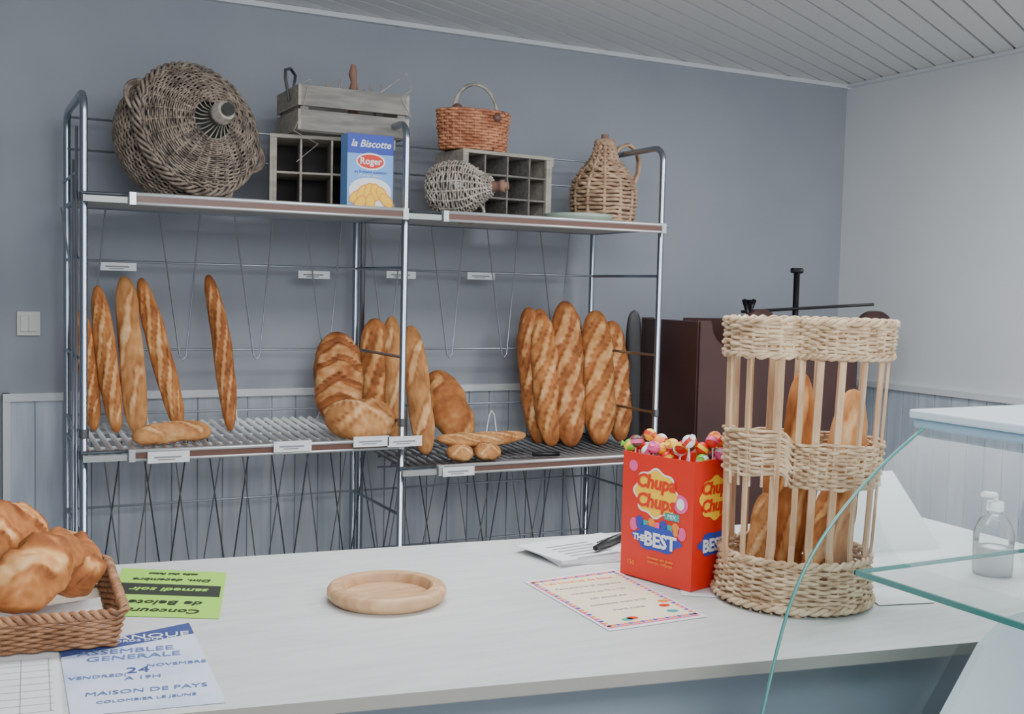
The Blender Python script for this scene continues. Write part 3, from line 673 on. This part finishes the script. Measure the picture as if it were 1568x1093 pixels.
# ---------------------------------------------------------------- bread tray left
e=empty('wicker_bread_tray'); b=B('tray')
org=V((.245,1.862,Z+.004)); xa=V((-.985,.12,0)).normalized(); ya=V((.05,1,0)).normalized(); Lx,Ly=.46,.36
def tp(s,z):
    per=2*(Lx+Ly); d_=s*per%per
    if d_<Lx: p=xa*d_; n_=-ya
    elif d_<Lx+Ly: p=xa*Lx+ya*(d_-Lx); n_=xa
    elif d_<2*Lx+Ly: p=xa*(2*Lx+Ly-d_)+ya*Ly; n_=ya
    else: p=ya*(per-d_); n_=-xa
    return org+p+n_*(z*.25)+V((0,0,z)),n_
ST2=80
for ri in range(11):
    pts=[]
    for i in range(ST2*4):
        p,n_=tp(i/(ST2*4),.003+ri*.0050); pts.append(p+n_*.0035*cos(pi*i/4+(ri%2)*pi))
    b.tube(pts,.0030,'wicktray',closed=True,ns=5)
for a in range(2):
    pts=[]
    for i in range(400):
        p,n_=tp(i/400,.058); pts.append(p+n_*.005*cos(i*.9+a*pi)+V((0,0,.005*sin(i*.9+a*pi))))
    b.tube(pts,.0045,'wicktray',closed=True,ns=6)
b.add([org+V((0,0,.004)),org+xa*Lx+V((0,0,.004)),org+xa*Lx+ya*Ly+V((0,0,.004)),org+ya*Ly+V((0,0,.004))],[(0,1,2,3)],'tan')
b.add([org+ya*.03+xa*.01+V((0,0,.02)),org+xa*.2+ya*.02+V((0,0,.035)),org+xa*.2+ya*.16+V((0,0,.02)),org+ya*.20+xa*.01+V((0,0,.028))],[(0,1,2,3)],'paper')
b.done(e)
# rustic rolls piled in the tray
rl=[((.072,1.90,1.030),(.195,2.04,1.095),.108,.10,(-.25,-.72,.62),'crust',41,dict(ns=1,slant=.5,cw=.22)),
    ((.195,1.99,1.025),(.205,2.135,1.060),.095,.10,(.25,-.7,.6),'crustd',42,dict(ns=1,slant=.5,cw=.2)),
    ((.02,2.04,1.105),(.155,2.15,1.10),.108,.09,(-.1,-.6,.8),'crust',43.5,dict(ns=2,slant=.9,cw=.25)),
    ((-.12,1.93,1.02),(.06,1.97,1.035),.12,.10,(0,-.4,.9),'crustd',44,dict(ns=1,slant=.6,cw=.2)),
    ((-.10,2.08,1.03),(.06,2.12,1.03),.12,.12,(0,-.4,.9),'crust',45,dict(ns=1,slant=.6,cw=.2))]
for a_,c_,w,h,fcx,k,sd,kw in rl:
    b=B('bread_roll'); b.loaf(a_,c_,w,h,fcx,k,seed=sd,pk=2.7,lift=.20,rough=1.7,**kw); b.done(e)
# ---------------------------------------------------------------- glass display case
e=empty('glass_display_case'); b=B('curved_glass')
arc=[(1.00,.70),(1.01,.83),(1.04,.953),(1.075,1.091),(1.115,1.17),(1.172,1.235),(1.25,1.30),(1.338,1.354)]
arc=smooth(arc,2); yN,yF_=.25,1.205
vs=[];fs=[]
for x,z in arc: vs+= [(x,yF_,z),(x,yN,z)]
for i in range(len(arc)-1): fs.append((2*i,2*i+1,2*i+3,2*i+2))
b.add(vs,fs,'glass',True)
b.done(e)
b=B('end_glass'); pl=[(x,yF_,z) for x,z in arc]+[(1.80,yF_,1.354),(1.80,yF_,.70)]; b.add(pl,[tuple(range(len(pl)))],'glass'); b.done(e)
b=B('glass_edges'); b.tube([(x,yF_,z) for x,z in arc],.0025,'gedge',ns=8); b.done(e)
b=B('glass_shelf'); b.add([(1.205,yN,1.143),(1.72,yN,1.143),(1.72,yF_-.006,1.143),(1.205,yF_-.006,1.143)],[(0,1,2,3)],'glass'); b.box((1.200,yN,1.139),(1.205,yF_-.006,1.147),'gedge'); b.box((1.2,yF_-.008,1.140),(1.72,yF_-.005,1.146),'gedge'); b.done(e)
b=B('top_slab'); b.box((1.335,yN,1.352),(1.82,yF_+.02,1.366),'ctope'); b.box((1.33,yN,1.366),(1.82,yF_+.025,1.380),'ctop'); b.done(e,bevel=.003)
b=B('case_base'); b.box((1.0,yN,0),(1.82,yF_,.70),'casebase'); b.box((1.76,yN,.70),(1.80,yF_,.93),'casebase')
pl=[(1.28,.70),(1.34,.82),(1.382,.90),(1.462,1.005),(1.52,1.04),(1.76,1.06),(1.76,.70)]
vs=[(x,yF_-.03,z) for x,z in pl]+[(x,yF_-.015,z) for x,z in pl]; n=len(pl)
b.add(vs,[tuple(range(n)),tuple(range(n,2*n))[::-1]]+[(i,(i+1)%n,n+(i+1)%n,n+i) for i in range(n)],'casebase'); b.done(e)
b=B('sanitizer_bottle'); mt=Matrix.Translation((2.05,1.64,Z+.001))
b.lathe([(0,.001),(0,.042),(.09,.043),(.12,.032),(.13,.015),(.14,.015)],'bottle',mt,28); b.lathe([(.001,.001),(.001,.038),(.06,.039),(.06,.001)],'white',mt,28)
b.lathe([(.14,.018),(.16,.017),(.16,.005),(.175,.005)],'white',mt,20); b.tube([(2.05,1.64,Z+.175),(2.02,1.65,Z+.178)],.007,'white'); b.done()
b=B('glass_reflection_sheet')  # added white sheets, shaped to imitate a bright reflection in the display glass
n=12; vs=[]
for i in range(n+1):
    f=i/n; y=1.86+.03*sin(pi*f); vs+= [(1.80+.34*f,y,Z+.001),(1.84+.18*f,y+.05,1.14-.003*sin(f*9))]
b.add(vs,[(2*i,2*i+2,2*i+3,2*i+1) for i in range(n)],'reflwhite',True)
vs=[(x,y+.09-.04*((z>1)),z) for x,y,z in vs]; b.add(vs,[(2*i,2*i+2,2*i+3,2*i+1) for i in range(n)],'reflwhite',True); b.done()
# ---------------------------------------------------------------- lights
def area(name,loc,sx,sy,pw,col=(1,1,1),tgt=None):
    l=bpy.data.lights.new(name,'AREA'); l.shape='RECTANGLE'; l.size=sx; l.size_y=sy; l.energy=pw; l.color=col
    o=bpy.data.objects.new(name,l); o.location=loc; scene.collection.objects.link(o)
    if tgt: o.rotation_euler=(V(tgt)-V(loc)).to_track_quat('-Z','Y').to_euler()
    return o
area('ceiling_light',(1.2,2.2,2.62),1.6,.5,38,(.95,.975,1))
area('ceiling_light',(3.0,2.3,2.62),.5,.9,38,(.95,.975,1))
area('ceiling_light',(.6,-.6,2.5),1.8,.8,70,(.93,.965,1),(1.4,4,1.5))
w=bpy.data.worlds.new('world'); scene.world=w; w.use_nodes=True; bg=w.node_tree.nodes['Background']; bg.inputs[0].default_value=(.86,.93,1,1); bg.inputs[1].default_value=1.8
